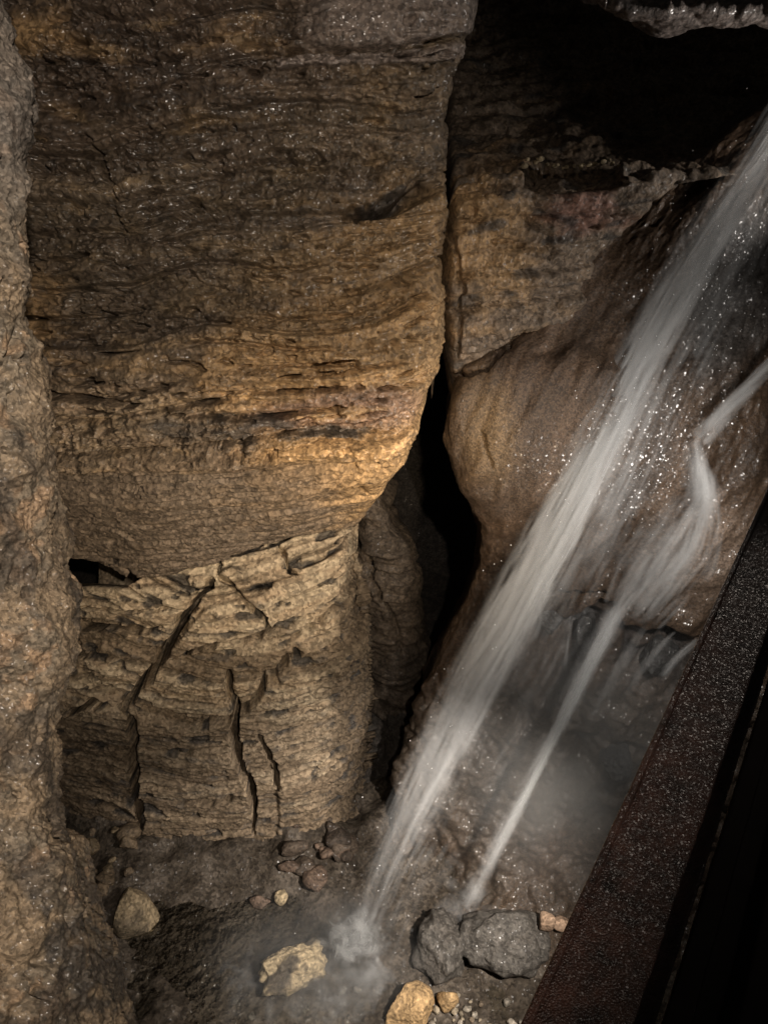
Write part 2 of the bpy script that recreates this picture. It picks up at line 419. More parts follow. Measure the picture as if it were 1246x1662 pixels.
wet = 0.25 + 0.75 * blob(px, py, 300, 230, 460, 280) + 0.35 * blob(px, py, 520, 660, 170, 70) + 0.5 * np.maximum(blk, 0) + 0.2 * wp - 0.5 * lower
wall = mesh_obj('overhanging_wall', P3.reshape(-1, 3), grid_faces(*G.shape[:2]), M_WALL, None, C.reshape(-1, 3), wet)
tag(wall, 'huge brown layered rock wall bulging out over the paler rock base', 'rock wall')

# ------------------------------------------------------------------ lower rock base
def brow(y, Yl, Ym, Yr, yl=None):
    rx = float(np.interp(y, [820, 880, 1000, 1100, 1200, 1300, 1400, 1500], [575, 570, 592, 598, 596, 592, 588, 580]))
    xs = [40, 110, 180, 260, 340, 420, 490, 545, rx - 14, rx]
    dY = np.interp(np.linspace(0, 1, 10), [0, .2, .5, .75, .92, 1], [Yl + .22, (Yl + Ym) / 2, Ym - .02, Ym * .6 + Yr * .4, Yr + .16, Yr + .4])
    out = [(x, y, d) for x, d in zip(xs, dY)]
    return out + [(rx + 1, y, Yr + .45), (rx - 30, y, Yr + 1.1)]
rows = [brow(y, a, b, c) for y, a, b, c in [(780, 5.3, 5.3, 5.4), (840, 5.25, 5.2, 5.25), (900, 5.06, 4.98, 5.08), (960, 4.84, 4.77, 4.94), (1050, 4.74, 4.66, 4.88), (1140, 4.74, 4.66, 4.9), (1230, 4.72, 4.66, 4.88), (1300, 4.70, 4.66, 4.82), (1370, 4.66, 4.62, 4.72), (1430, 4.5, 4.5, 4.55)]]
G = surface(rows, 560, 500)
Nn = smooth_normals(grid_normals(G)); px, py = project(G)
# gently sagging beds, rising to the right
sag = 0.00028 * ((px - 330) / 10) ** 2
Gs = G.copy(); Gs[..., 2] = G[..., 2] - sag - 0.10 * np.exp(-((px - 180) / 60) ** 2)
bh, ba, bb, bc = bedding(Gs, 0.03, 1.0, 3, 0.16)
zz = Gs[..., 2] + .10 * fbm(G * .9, 2, 360) + .010 * fbm(G * 5, 2, 361)
_, b1, g1 = beds(zz, 8, .05, .20); _, b2, g2 = beds(zz, 9, .02, .06, .006)
lat = sstep(-.4, .2, perlin(G * np.array([1.3, 1.3, 5.]), 363))
bh = .3 * bh + (.10 * (b1 - .5) + .022 * (b2 - .5)) * (.5 + .5 * lat) - (.035 * g1 + .008 * g2) * lat
chp = chips(G, 14, 8, (1., 1., 1.8))
rough = fbm(G * 12, 4, 25, 0.5)
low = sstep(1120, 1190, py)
right = sstep(480, 560, px) * sstep(940, 1060, py)
D = bh * (1.0 - 0.45 * low * (1 - right)) + 0.03 * fbm(G * 2.5, 2, 15) + rough * (0.009 + 0.02 * right) + chp * (.016 + .02 * right)
# the diagonal slabs of the upper half
up = 1 - sstep(1080, 1150, py)
D += 0.05 * (1 - sstep(-3, 4, poly_sd(px, py, [(335, 985), (430, 960), (445, 1015), (330, 1060), (262, 1075)]))) * up
D += 0.04 * (1 - sstep(-3, 4, poly_sd(px, py, [(360, 935), (380, 925), (470, 1000), (440, 1015), (425, 985)])))
D += 0.035 * (1 - sstep(-4, 5, poly_sd(px, py, [(108, 955), (300, 950), (320, 965), (250, 1020), (110, 1010)])))
D -= 0.10 * (1 - sstep(-4, 4, poly_sd(px, py, [(108, 1060), (170, 1110), (215, 1125), (205, 1150), (140, 1120), (100, 1090)])))
D += 0.04 * low * (1 - right)
for poly, off in [([(80, 1165), (213, 1162), (222, 1350), (80, 1350)], -.07), ([(222, 1165), (300, 1170), (378, 1165), (390, 1240), (405, 1290), (230, 1290)], .025), ([(390, 1195), (420, 1190), (452, 1270), (450, 1350), (415, 1350), (412, 1285)], -.04),
                  ([(300, 1085), (366, 1088), (380, 1155), (320, 1168), (250, 1140)], .035), ([(378, 1086), (460, 1040), (480, 1060), (415, 1100), (390, 1140)], .02), ([(110, 1030), (260, 1028), (225, 1112), (170, 1108)], .03), ([(480, 930), (570, 900), (575, 960), (500, 1010)], -.03)]:
    D += off * (1 - sstep(-2, 3, poly_sd(px + 5 * perlin(G * 8, 320), py + 4 * perlin(G * 8, 321), poly)))
for poly, w, dep in [
    ([(345, 938), (300, 1000), (258, 1072), (228, 1118), (198, 1150)], 7, .22),
    ([(362, 905), (356, 935)], 3, .08), ([(318, 945), (316, 978)], 3, .08),
    ([(358, 938), (392, 965), (430, 1000), (440, 1020), (420, 1036), (350, 1046), (290, 1066)], 4.5, .10),
    ([(215, 1160), (218, 1230), (221, 1300), (226, 1352)], 7.5, .25),
    ([(100, 1160), (150, 1140), (190, 1152), (216, 1162)], 5, .10),
    ([(112, 1016), (160, 1022), (210, 1026), (260, 1022)], 6, .08),
    ([(112, 1064), (140, 1090), (170, 1118), (215, 1126)], 6, .12),
    ([(368, 1086), (376, 1120), (384, 1148), (380, 1190), (390, 1240), (410, 1284), (412, 1352)], 5, .16),
    ([(234, 1148), (270, 1158), (320, 1172), (380, 1160), (412, 1140), (430, 1112)], 6, .09),
    ([(416, 1104), (450, 1090), (470, 1068), (486, 1062)], 7, .10),
    ([(418, 1186), (436, 1220), (448, 1250), (452, 1276)], 5, .12),
    ([(232, 1205), (300, 1216), (370, 1206)], 2.5, .04),
    ([(236, 1282), (290, 1300), (340, 1302), (395, 1284)], 5, .07),
    ([(90, 1236), (150, 1252), (212, 1258)], 3, .05),
    ([(120, 984), (200, 990), (280, 985)], 2.5, .04), ([(455, 890), (470, 925), (482, 930)], 3.5, .08),
    ([(410, 955), (440, 950)], 4, .06), ([(470, 1040), (520, 1010), (560, 975)], 4, .06)]:
    crack(px, py, D, poly, w * 1.15, dep * 2.4, 0.8, int(poly[0][1]))
D -= 0.9 * (1 - sstep(-5, 4, poly_sd(px, py, [(20, 870), (110, 880), (240, 930), (205, 950), (150, 947), (100, 952), (20, 955)])))
D -= 0.12 * (1 - sstep(-4, 4, poly_sd(px, py, [(418, 1104), (448, 1092), (452, 1106), (425, 1118)])))
D -= 0.10 * (1 - sstep(-4, 4, poly_sd(px, py, [(178, 1076), (200, 1070), (206, 1080), (190, 1084)])))
pock = sstep(.22, .34, perlin(Gs * np.array([4.5, 4.5, 13.]), 95) + .18 * g1 + .25 * rough - .13)
D -= .04 * pock
P3 = G + Nn * D[..., None]
wq = fbm(G * np.array([2.5, 2.5, 10.0]), 3, 66); wp = fbm(G * 2.4, 3, 52)
BUFF = np.array([.325, .248, .165]); CREAM = np.array([.43, .352, .245]); BRN = np.array([.145, .108, .072])
C = np.broadcast_to(BUFF, G.shape).copy()
C = mixc(C, CREAM, 0.75 * sstep(-.1, .5, wq + .3 * wp + .15 * up))
C = mixc(C, BRN, 0.85 * sstep(.45, .75, 1 - b1 + .25 * wp)); C = mixc(C, CREAM, .5 * sstep(.55, .8, b2) * sstep(.4, .7, b1)); C = mixc(C, BRN * .55, .8 * g1 * lat)
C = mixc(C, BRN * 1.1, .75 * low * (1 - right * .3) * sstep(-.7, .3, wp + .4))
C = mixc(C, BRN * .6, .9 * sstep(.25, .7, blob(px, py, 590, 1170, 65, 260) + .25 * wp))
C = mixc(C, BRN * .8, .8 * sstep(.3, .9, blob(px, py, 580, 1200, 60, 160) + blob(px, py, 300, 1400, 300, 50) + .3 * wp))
C = mixc(C, MANG * 1.3, .5 * sstep(.2, .5, perlin(Gs * np.array([3.5, 3.5, 22.]), 91) + .5 * rough - .12))
C = mixc(C, MANG, .85 * pock)
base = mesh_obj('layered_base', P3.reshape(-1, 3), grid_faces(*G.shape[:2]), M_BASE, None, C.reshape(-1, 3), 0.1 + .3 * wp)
tag(base, 'pale buff banded rock face split by dark diagonal and upright cracks', 'rock face')

# ------------------------------------------------------------------ back wall right of the joint, with its ledge
rows = []
for y, Yl, Yr in [(-160, 8.2, 8.4), (-40, 7.6, 7.8), (60, 7.3, 7.5), (160, 6.7, 6.9), (230, 6.0, 6.2), (262, 5.5, 5.7), (275, 5.0, 5.2), (300, 4.80, 5.0), (360, 4.72, 4.95), (440, 4.68, 4.92), (520, 4.66, 4.92), (570, 4.72, 4.95), (610, 4.85, 5.1), (660, 5.3, 5.5)]:
    xr = float(np.interp(y, [-160, 270, 300, 420, 520, 660], [1400, 1300, 1100, 960, 930, 900]))
    xs = np.linspace(700, xr, 8)
    rows.append([(x, y, Yl + (Yr - Yl) * k / 7 - 0.06 * math.sin(k / 7 * math.pi)) for k, x in enumerate(xs)])
G = surface(rows, 420, 330)
Nn = smooth_normals(grid_normals(G)); px, py = project(G)
bh, ba, bb, bc = bedding(G, 0.06, 1.0, 7)
rough = fbm(G * 12, 4, 27, 0.55); iso = fbm(G * 2.6, 3, 17)
_, b1, g1 = beds(G[..., 2] - .06 * G[..., 0] + .06 * fbm(G, 2, 370), 12, .06, .2)
D = bh * .35 + .09 * (b1 - .5) - .03 * g1 + .06 * iso + .02 * rough - .05 * pits(G, .38, 35, 7, 14)
D -= 0.10 * (1 - sstep(-5, 5, poly_sd(px, py, [(850, 272), (900, 262), (1000, 268), (1010, 300), (960, 310), (880, 312), (855, 300)])))
D += 0.05 * (1 - sstep(-5, 5, poly_sd(px, py, [(775, 275), (850, 278), (850, 300), (780, 310)])))
for poly, w, dep in [([(730, 262), (790, 276), (850, 272), (900, 262)], 5, .08), ([(780, 310), (800, 305), (815, 312)], 8, .07), ([(730, 350), (750, 470), (742, 580)], 4, .06), ([(850, 350), (890, 380), (895, 420)], 5, .06),
                     ([(800, 392), (860, 398)], 4, .05), ([(745, 352), (790, 360)], 4, .05)]:
    crack(px, py, D, poly, w, dep, .6, int(poly[0][0]))
D -= .5 * np.exp(-((px - np.interp(py, [100, 200, 300, 360, 470, 590], [714, 712, 722, 724, 712, 716])) / 11) ** 2)
P3 = G + Nn * D[..., None]
wq = fbm(G * np.array([3., 3., 8.]), 3, 68)
C = mixc(np.broadcast_to(np.array([.135, .100, .070]), G.shape).copy(), np.array([.28, .18, .09]), sstep(.1, .8, .9 * blob(px, py, 770, 400, 100, 130) + .5 * wq))
C = mixc(C, np.array([.20, .10, .075]), .7 * sstep(.2, .8, blob(px, py, 950, 345, 70, 40) + .4 * wq))
C = mixc(C, MANG, .7 * sstep(.25, .5, perlin(G * np.array([5., 5., 14.]), 93)))
back = mesh_obj('recessed_wall', P3.reshape(-1, 3), grid_faces(*G.shape[:2]), M_WALL, None, C.reshape(-1, 3), .25 + .3 * wq)
tag(back, 'dim brown rock wall with a ledge, set back beyond the vertical joint', 'rock wall')

# ------------------------------------------------------------------ dark rock pillar behind the base and the back of the dark cleft
rows = []
for y, xl, xr, Y in [(770, 560, 630, 5.75), (830, 575, 640, 5.65), (880, 572, 662, 5.6), (950, 575, 676, 5.6), (1020, 580, 690, 5.6), (1100, 585, 690, 5.55), (1200, 580, 680, 5.45), (1300, 570, 660, 5.2), (1400, 540, 640, 4.85), (1470, 520, 620, 4.4)]:
    rows.append([(xl - 20, y, Y + .35), (xl + 8, y, Y + .18), (xl + (xr - xl) * .35, y, Y + .02), (xl + (xr - xl) * .7, y, Y), (xr - 8, y, Y + .12), (xr, y, Y + .35), (xr - 10, y, Y + .9)])
G = surface(rows, 300, 110)
Nn = smooth_normals(grid_normals(G)); px, py = project(G)
D = bedding(G, -0.2, .7, 9)[0] + .05 * fbm(G * 2.5, 3, 19) + .015 * fbm(G * 13, 4, 29)
crack(px, py, D, [(585, 860), (600, 940), (640, 1010), (650, 1060)], 5, .07)
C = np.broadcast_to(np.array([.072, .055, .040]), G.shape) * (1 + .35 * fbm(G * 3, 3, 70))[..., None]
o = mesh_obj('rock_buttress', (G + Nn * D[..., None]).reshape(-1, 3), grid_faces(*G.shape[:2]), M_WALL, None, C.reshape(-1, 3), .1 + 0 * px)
tag(o, 'narrow dark rock buttress standing between the banded base and the black cleft', 'rock')
rows = [[(x, y, Y + dy) for x, dy in ((-200, .2), (200, .2), (560, .1), (650, 0), (740, 0), (820, .1), (940, .3))] for y, Y in ((400, 8.6), (620, 8.6), (800, 8.4), (960, 7.4), (1100, 5.9), (1250, 5.2), (1400, 4.85), (1520, 4.5))]
G = surface(rows, 160, 120)
Nn = grid_normals(G); D = .10 * fbm(G * 1.7, 3, 41) + .02 * fbm(G * 10, 3, 43)
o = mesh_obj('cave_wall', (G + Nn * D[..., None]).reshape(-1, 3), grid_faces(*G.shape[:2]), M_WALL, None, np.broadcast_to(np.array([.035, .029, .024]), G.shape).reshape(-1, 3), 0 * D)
tag(o, 'unlit rock at the back of the black cleft', 'rock wall', kind='structure')

# ------------------------------------------------------------------ brown flowstone slope under the falls
Lp = [(1260, 160, 5.5), (1195, 200, 5.45), (1080, 290, 5.35), (1000, 352, 5.25), (905, 425, 5.12), (862, 535, 4.95), (768, 600, 4.78), (738, 690, 4.70), (752, 780, 4.66), (790, 862, 4.70), (765, 960, 4.86), (715, 1060, 4.90), (668, 1200, 4.82), (640, 1330, 4.62), (610, 1430, 4.36), (575, 1510, 3.95), (560, 1620, 3.62)]
Rp = [(1420, 40, 5.3), (1420, 160, 5.2), (1420, 280, 5.1), (1420, 390, 5.0), (1420, 490, 4.9), (1420, 580, 4.8), (1420, 660, 4.7), (1420, 750, 4.6), (1420, 830, 4.5), (1420, 900, 4.42), (1420, 960, 4.34), (1420, 1080, 4.30), (1420, 1200, 4.20), (1420, 1330, 4.06), (1420, 1430, 3.96), (1420, 1520, 3.80), (1420, 1640, 3.5)]
rows = []
for i, (l, r) in enumerate(zip(Lp, Rp)):
    ld, rd = np.array(l), np.array(r)
    row = [(ld[0] - 12, ld[1] - 6, ld[2] + 1.1), (ld[0], ld[1], ld[2] + .35)]
    for k in range(7):
        f = k / 6
        q = ld * (1 - f) + rd * f
        bulge = -.22 * math.sin(f * math.pi) if i >= 2 else -.1 * math.sin(f * math.pi)
        if 5 <= i <= 9: bulge -= .10 * math.exp(-((f - .08) / .1) ** 2)
        row.append((q[0], q[1], q[2] + bulge))
    rows.append(row)
G = surface(rows, 640, 420)
Nn = smooth_normals(grid_normals(G), 8); px, py = project(G)
# flow direction runs down-left: stretch the relief along it
fl = at(800, 1000, 4.7) - at(1150, 300, 5.1); fl /= np.linalg.norm(fl)
ps = G - (G @ fl)[..., None] * fl * 0.72
D = .05 * fbm(G * 1.5, 3, 80) + .030 * fbm(ps * 5, 3, 81) + .010 * fbm(ps * 18, 3, 82) + .005 * fbm(G * 30, 2, 83)
flow = 1 - sstep(-40, 30, poly_sd(px, py, [(740, 600), (860, 520), (900, 430), (1010, 340), (1010, 600), (880, 860), (790, 880), (745, 780)]))
D = D * (1 - .6 * flow) + flow * (.035 * (.5 - np.abs(perlin(ps * 5, 84))) + .014 * perlin(ps * 14, 86) + .05 * fbm(ps * 2, 2, 89))
bot = sstep(1050, 1150, py)
D += bot * (.07 * fbm(G * 3.2, 3, 85) + .09 * chips(G, 4.2, 7, (1., 1., 1.)) + .02 * fbm(G * 12, 3, 86))
# broken lip half-way down with dark undercuts beneath it
lx_ = [820, 860, 890, 915, 940, 975, 998, 1012, 1050, 1080, 1110, 1160, 1300]
ly_ = [1010, 985, 990, 1004, 990, 966, 976, 1008, 1020, 1012, 1030, 1040, 1050]
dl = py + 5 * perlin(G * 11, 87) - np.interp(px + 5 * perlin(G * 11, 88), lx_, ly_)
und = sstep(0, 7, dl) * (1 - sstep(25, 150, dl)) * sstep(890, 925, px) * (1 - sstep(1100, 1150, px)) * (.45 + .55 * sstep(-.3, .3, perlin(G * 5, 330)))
block = 1 - sstep(-6, 6, poly_sd(px, py, [(996, 975), (1016, 1010), (1010, 1060), (960, 1120), (930, 1125), (975, 1050)]))
D -= .15 * und * (1 - .75 * block)
D += .04 * sstep(-60, -10, dl) * (1 - sstep(0, 6, dl)) * sstep(890, 940, px) * (1 - sstep(1100, 1150, px))
for poly, w, dep in [([(895, 415), (893, 470), (868, 520)], 9, .25), ([(830, 560), (790, 600), (750, 610)], 4, .06), ([(780, 700), (800, 760)], 4, .03), ([(880, 968), (950, 962), (985, 960)], 3, .06)]:
    crack(px, py, D, poly, w, dep, .5, int(poly[0][0]))
P3 = G + Nn * D[..., None]
wq = fbm(ps * 3.0, 3, 90); wp = fbm(G * 1.3, 3, 92)
C = mixc(np.broadcast_to(np.array([.052, .034, .022]), G.shape).copy(), np.array([.088, .056, .035]), sstep(-.4, .5, wq))
C = mixc(C, np.array([.13, .086, .044]), .8 * sstep(.1, .9, blob(px, py, 790, 700, 60, 110, -10) + .3 * wq))
C = mixc(C, np.array([.18, .13, .095]), .8 * sstep(.3, .9, blob(px, py, 1120, 900, 130, 130) + .4 * wq))
C = mixc(C, np.array([.06, .058, .056]), .75 * sstep(.2, .7, blob(px, py, 1180, 480, 80, 160, 25) + .25 * wq))
C = mixc(C, np.array([.085, .068, .052]), .7 * sstep(.3, .9, bot + .35 * wp - .2))
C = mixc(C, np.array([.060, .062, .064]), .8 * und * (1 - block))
wet = .6 + .3 * wp + .3 * blob(px, py, 1060, 760, 120, 90) + .4 * blob(px, py, 1180, 470, 90, 170) + .3 * blob(px, py, 960, 1230, 80, 60) - .5 * flow - .1 * bot
CH_PX, CH_PY, CH_Y = px[::3, ::3].ravel(), py[::3, ::3].ravel(), P3[::3, ::3, 1].ravel()
def chuteY(x, y):
    d = (CH_PX - x) ** 2 + (CH_PY - y) ** 2
    k = np.argsort(d)[:40]; return float(CH_Y[k].min())
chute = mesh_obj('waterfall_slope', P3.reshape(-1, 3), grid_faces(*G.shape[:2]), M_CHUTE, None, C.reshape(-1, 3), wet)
tag(chute, 'steep wet brown flowstone slope that the falling water slides down', 'rock slope')

# ------------------------------------------------------------------ gleaming rock hanging at the top corner
rows = []
for k, dY in ((-160, .5), (-60, .1), (-20, 0), (-4, .05), (0, .25), (-6, .9)):
    row = []
    for x in (940, 978, 990, 1060, 1130, 1190, 1250, 1330, 1420):
        yl = float(np.interp(x, [940, 985, 1060, 1120, 1180, 1250, 1420], [-10, 16, 38, 33, 24, 34, 40]))
        row.append((x, yl + k, 4.75 + dY + (.5 if x == 940 else 0)))
    rows.append(row)
G = surface(rows, 150, 220)
Nn = smooth_normals(grid_normals(G)); D = bedding(G, .0, .7, 12)[0] + .04 * fbm(G * 4, 3, 95) + .012 * fbm(G * 14, 3, 97)
o = mesh_obj('hanging_rock', (G + Nn * D[..., None]).reshape(-1, 3), grid_faces(*G.shape[:2]), M_WALL, None, np.broadcast_to(np.array([.26, .215, .19]), G.shape).reshape(-1, 3), .75 + 0 * D)
tag(o, 'gleaming wet pale rock hanging above the head of the waterfall', 'rock')

# ------------------------------------------------------------------ coarse near rock on the viewer's side
ex = [(-160, -25), (0, -4), (60, 12), (120, 26), (180, 42), (260, 38), (340, 40), (400, 36), (440, 44), (480, 36), (540, 42), (570, 62), (620, 70), (700, 66), (760, 76), (850, 96), (900, 106), (1000, 110), (1040, 116), (1100, 106), (1180, 86), (1250, 88), (1330, 94), (1380, 124), (1420, 134), (1470, 150), (1560, 182), (1662, 212), (1800, 262)]
rows = []
for y, x in ex:
    Y = float(np.interp(y, [-160, 0, 400, 900, 1200, 1662, 1800], [2.2, 2.1, 1.85, 1.6, 1.42, 1.12, 1.05]))
    rows.append([(x - 420, y, Y - .28), (x - 300, y, Y - .24), (x - 190, y, Y - .18), (x - 100, y, Y - .11), (x - 45, y, Y - .06), (x - 12, y, Y), (x, y, Y + .06), (x + 1, y, Y + .2), (x - 14, y, Y + .5)])
G = surface(rows, 860, 330)
Nn = smooth_normals(grid_normals(G), 6); px, py = project(G)
w1 = worley(G * 70, 1); w2 = worley(G * 150 + fbm(G * 30, 2, 5)[..., None] * .6, 2)
D = .040 * fbm(G * 4, 3, 101) + .016 * fbm(G * 16, 3, 103) + .008 * (0.5 - w1) + .0045 * (0.5 - w2)
pp = sstep(.38, .52, perlin(G * np.array([26., 26., 17.]), 107)) * sstep(-.2, .3, perlin(G * 4, 109) + .1)
D -= .022 * pp
for cx, cy, rx_, ry_ in [(28, 935, 7, 20), (50, 965, 5, 9), (5, 935, 6, 12), (20, 1270, 12, 9), (78, 1310, 9, 12), (85, 1365, 12, 16), (60, 1560, 8, 8), (30, 1290, 6, 5), (48, 480, 6, 30), (25, 560, 4, 30)]:
    D -= .03 * blob(px, py, cx, cy, rx_, ry_, 15)
P3 = G + Nn * D[..., None]
wp = fbm(G * 6, 3, 111); wq = fbm(G * 22, 3, 113)
C = mixc(np.broadcast_to(np.array([.265, .20, .132]), G.shape).copy(), np.array([.19, .155, .112]), sstep(-.3, .4, wp + .3 * wq))
C = mixc(C, np.array([.36, .24, .145]), .7 * sstep(.25, .6, wp * .6 + .5 * wq + .3 * blob(px, py, 30, 1640, 90, 60) + .25 * blob(px, py, 20, 900, 60, 200)))
C = mixc(C, np.array([.055, .05, .045]), .8 * sstep(.3, .65, .6 * wq + .75 * blob(px, py, 130, 1560, 75, 130, -20) - .12 * (py < 1350)))
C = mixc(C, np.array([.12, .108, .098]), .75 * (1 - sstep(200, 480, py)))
C = C * np.clip(1.18 - .5 * w2, .6, 1.3)[..., None]
for poly, w, dep in [([(8, 620), (30, 690), (18, 780), (40, 860)], 4, .03), ([(70, 640), (52, 720), (60, 800)], 3, .02), ([(20, 1080), (60, 1150), (50, 1230)], 3, .02), ([(90, 1390), (120, 1480), (150, 1590)], 4, .025)]: pass
C = mixc(C, np.array([.075, .062, .050]), .75 * sstep(.15, .6, fbm(G * np.array([9., 9., 3.5]), 3, 380) + .1))
wet = .35 + .4 * wq + .5 * blob(px, py, 130, 1560, 90, 140) - .5 * (1 - sstep(150, 500, py))
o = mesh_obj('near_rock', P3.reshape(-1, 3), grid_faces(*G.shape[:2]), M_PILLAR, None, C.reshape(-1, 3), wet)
tag(o, 'coarse tan rock edge nearest the viewer, running down the whole left side', 'rock')

# ------------------------------------------------------------------ cave floor
xs = np.linspace(-4.2, 3.4, 520); ys = np.linspace(1.6, 6.2, 380)
G = np.stack(np.meshgrid(xs, ys) + [np.zeros((380, 520))], -1); px, py = project(G)
D = .05 * fbm(G * 1.3, 3, 120) + .030 * fbm(G * 5, 3, 121) + .022 * np.maximum(0, .55 - worley(G * 9, 4)) + .006 * fbm(G * 30, 2, 123)
D += (.26 + .15 * fbm(G * 2.2, 2, 127)) * sstep(3.5, 5.0, ys[:, None] + .35 * fbm(G * 1.6, 3, 128))
pool = sstep(.25, .7, blob(px, py, 470, 1600, 170, 110) + .8 * blob(px, py, 330, 1480, 150, 90))
D = D * (1 - .55 * pool) - .05 * pool - .02
G[..., 2] = D
wq = fbm(G * 4, 3, 125)
C = mixc(np.broadcast_to(np.array([.050, .040, .030]), G.shape).copy(), np.array([.092, .076, .060]), sstep(-.2, .5, wq + .5 * blob(px, py, 480, 1640, 160, 60)))
FLZ = G[..., 2].copy(); FLX, FLY = xs.copy(), ys.copy()
def floor_z(x, y):
    return float(FLZ[np.clip(np.searchsorted(FLY, y), 0, len(FLY) - 1), np.clip(np.searchsorted(FLX, x), 0, len(FLX) - 1)])
o = mesh_obj('cave_floor', G.reshape(-1, 3), grid_faces(380, 520), M_FLOOR, None, C.reshape(-1, 3), .45 + .3 * wq)
tag(o, 'wet gravelly cave floor', 'floor', kind='structure')

# shallow water over the floor
xs = np.linspace(-2.2, 1.6, 160); ys = np.linspace(2.2, 4.5, 110)
G = np.stack(np.meshgrid(xs, ys) + [np.zeros((110, 160))], -1)
G[..., 2] = -.035 + .006 * perlin(G * 5, 130) + .004 * perlin(G * 13, 131)
mw = bpy.data.materials.new('shallow_water'); mw.use_nodes = True
nt = mw.node_tree; N = nt.nodes; L = nt.links; N.remove(N['Principled BSDF'])
out = N['Material Output']; tr = N.new('ShaderNodeBsdfTransparent'); tr.inputs[0].default_value = (.93, .93, .90, 1)
gl = N.new('ShaderNodeBsdfGlossy'); gl.inputs['Roughness'].default_value = .12
fr = N.new('ShaderNodeFresnel'); fr.inputs[0].default_value = 1.4
no = N.new('ShaderNodeTexNoise'); no.inputs['Scale'].default_value = 16; no.inputs['Detail'].default_value = 3
bp = N.new('ShaderNodeBump'); bp.inputs['Strength'].default_value = .6; bp.inputs['Distance'].default_value = .03
geo = N.new('ShaderNodeNewGeometry'); L.new(geo.outputs['Position'], no.inputs['Vector']); L.new(no.outputs['Fac'], bp.inputs['Height'])
L.new(bp.outputs[0], gl.inputs['Normal']); L.new(bp.outputs[0], fr.inputs['Normal'])
mx = N.new('ShaderNodeMixShader'); L.new(fr.outputs[0], mx.inputs[0]); L.new(tr.outputs[0], mx.inputs[1]); L.new(gl.outputs[0], mx.inputs[2]); L.new(mx.outputs[0], out.inputs[0])
o = mesh_obj('pool_water', G.reshape(-1, 3), grid_faces(110, 160), mw)
tag(o, 'shallow rippling water over the cave floor', 'water', kind='structure')

# ------------------------------------------------------------------ loose stones
def ico_dirs(sub):
    import bmesh
    bm = bmesh.new(); bmesh.ops.create_icosphere(bm, subdivisions=sub, radius=1)
    V = np.array([v.co[:] for v in bm.verts]); Ff = np.array([[v.index for v in f.verts] for f in bm.faces]); bm.free()
    return V, Ff
ICO = {k: ico_dirs(k) for k in (2, 3, 5)}
def stone_shape(sub, seed, facets=14, rnd=0.0, rough=.05):
    V, Ff = ICO[sub]; r = np.random.RandomState(seed)
    n = r.normal(size=(facets, 3)); n /= np.linalg.norm(n, axis=1)[:, None]
    d = r.uniform(.50, .95, facets)
    k = V @ n.T; rad = np.where(k > .05, d / np.maximum(k, .05), 9).min(1)
    rad = np.minimum(rad, 1.15) * (1 - rnd) + rnd * .95
    S = V * rad[:, None]
    S = S + V * (rough * fbm(S * 2.2 + seed, 4, seed % 50)[:, None])
    return S, Ff
def stone(name, loc, radii, seed, tint, label, cat='stone', group=None, sub=5, facets=14, rnd=0., rough=.05, rot=0., dark=.3, wet=.1, tint2=None):
    S, Ff = stone_shape(sub, seed, facets, rnd, rough)
    S = S * np.array(radii)
    c, s_ = math.cos(rot), math.sin(rot)
    S = np.stack([S[:, 0] * c - S[:, 1] * s_, S[:, 0] * s_ + S[:, 1] * c, S[:, 2]], -1)
    n = fbm((S + seed) * (1.2 / max(radii)), 3, 140)
    C = np.broadcast_to(np.array(tint), S.shape) * (1 + .25 * n)[:, None]
    C = mixc(C, np.array(tint2 if tint2 is not None else (.05, .042, .035)), dark * sstep(.1, .45, n))
    o = mesh_obj(name, S, Ff, M_STONE, None, C, np.full(len(S), wet))
    o.location = loc
    return tag(o, label, cat, group)
def fl(px_, py_, up=0.):
    z = 0.
    for _ in range(6): q = onfloor(px_, py_, z); z = .5 * z + .5 * floor_z(q[0], q[1])
    q = onfloor(px_, py_, z); return (q[0], q[1], max(z, -.05) + up)
CRM = (.48, .38, .235); GRY = (.088, .080, .070)
stone('boulder', fl(482, 1572, .09), (.31, .20, .18), 17, CRM, 'cream angular boulder standing in the water beside the splash of the main fall', 'boulder', facets=15, rot=.35, dark=.9, rough=.2)
stone('stone', fl(455, 1463, .05), (.075, .06, .07), 5, CRM, 'small cream stone lying just beyond the cream boulder', dark=.5, sub=3, rough=.1)
stone('stone', fl(424, 1466, .02), (.10, .07, .05), 6, (.13, .09, .065), 'flat reddish brown stone touching the small cream stone', sub=3, rough=.1)
stone('boulder', fl(222, 1490, .10), (.20, .20, .26), 21, (.27, .21, .13), 'dull buff rounded boulder at the foot of the banded rock face', 'boulder', facets=18, rnd=.4, dark=.6)
stone('boulder', fl(664, 1652, .06), (.20, .16, .17), 33, (.42, .28, .14), 'orange tan broken rock cut by the bottom edge of the picture', 'boulder', facets=9, rot=.8, rough=.08, dark=.2)
stone('stone', fl(722, 1630, .06), (.09, .07, .10), 35, (.42, .28, .14), 'small orange tan stone right beside the broken tan rock', facets=9, sub=3, dark=.3)
stone('boulder', fl(815, 1545, .16), (.42, .30, .27), 41, GRY, 'big rounded wet grey boulder under the steel beam', 'boulder', facets=20, rnd=.35, dark=.4, wet=.6, rough=.14)
stone('boulder', fl(712, 1545, .12), (.26, .30, .24), 43, GRY, 'wet grey humped boulder where the thin side fall lands', 'boulder', facets=20, rnd=.35, dark=.4, wet=.6, rough=.14)
g = fl(880, 1540, .36); stone('stone', g, (.085, .06, .11), 51, (.42, .29, .20), 'pinkish tan stone lying on the big grey boulder', facets=9, sub=3, dark=.1)
g = fl(905, 1535, .30); stone('stone', g, (.08, .06, .05), 53, (.42, .29, .20), 'small pinkish tan chip beside the beam edge', facets=9, sub=3, dark=.1)
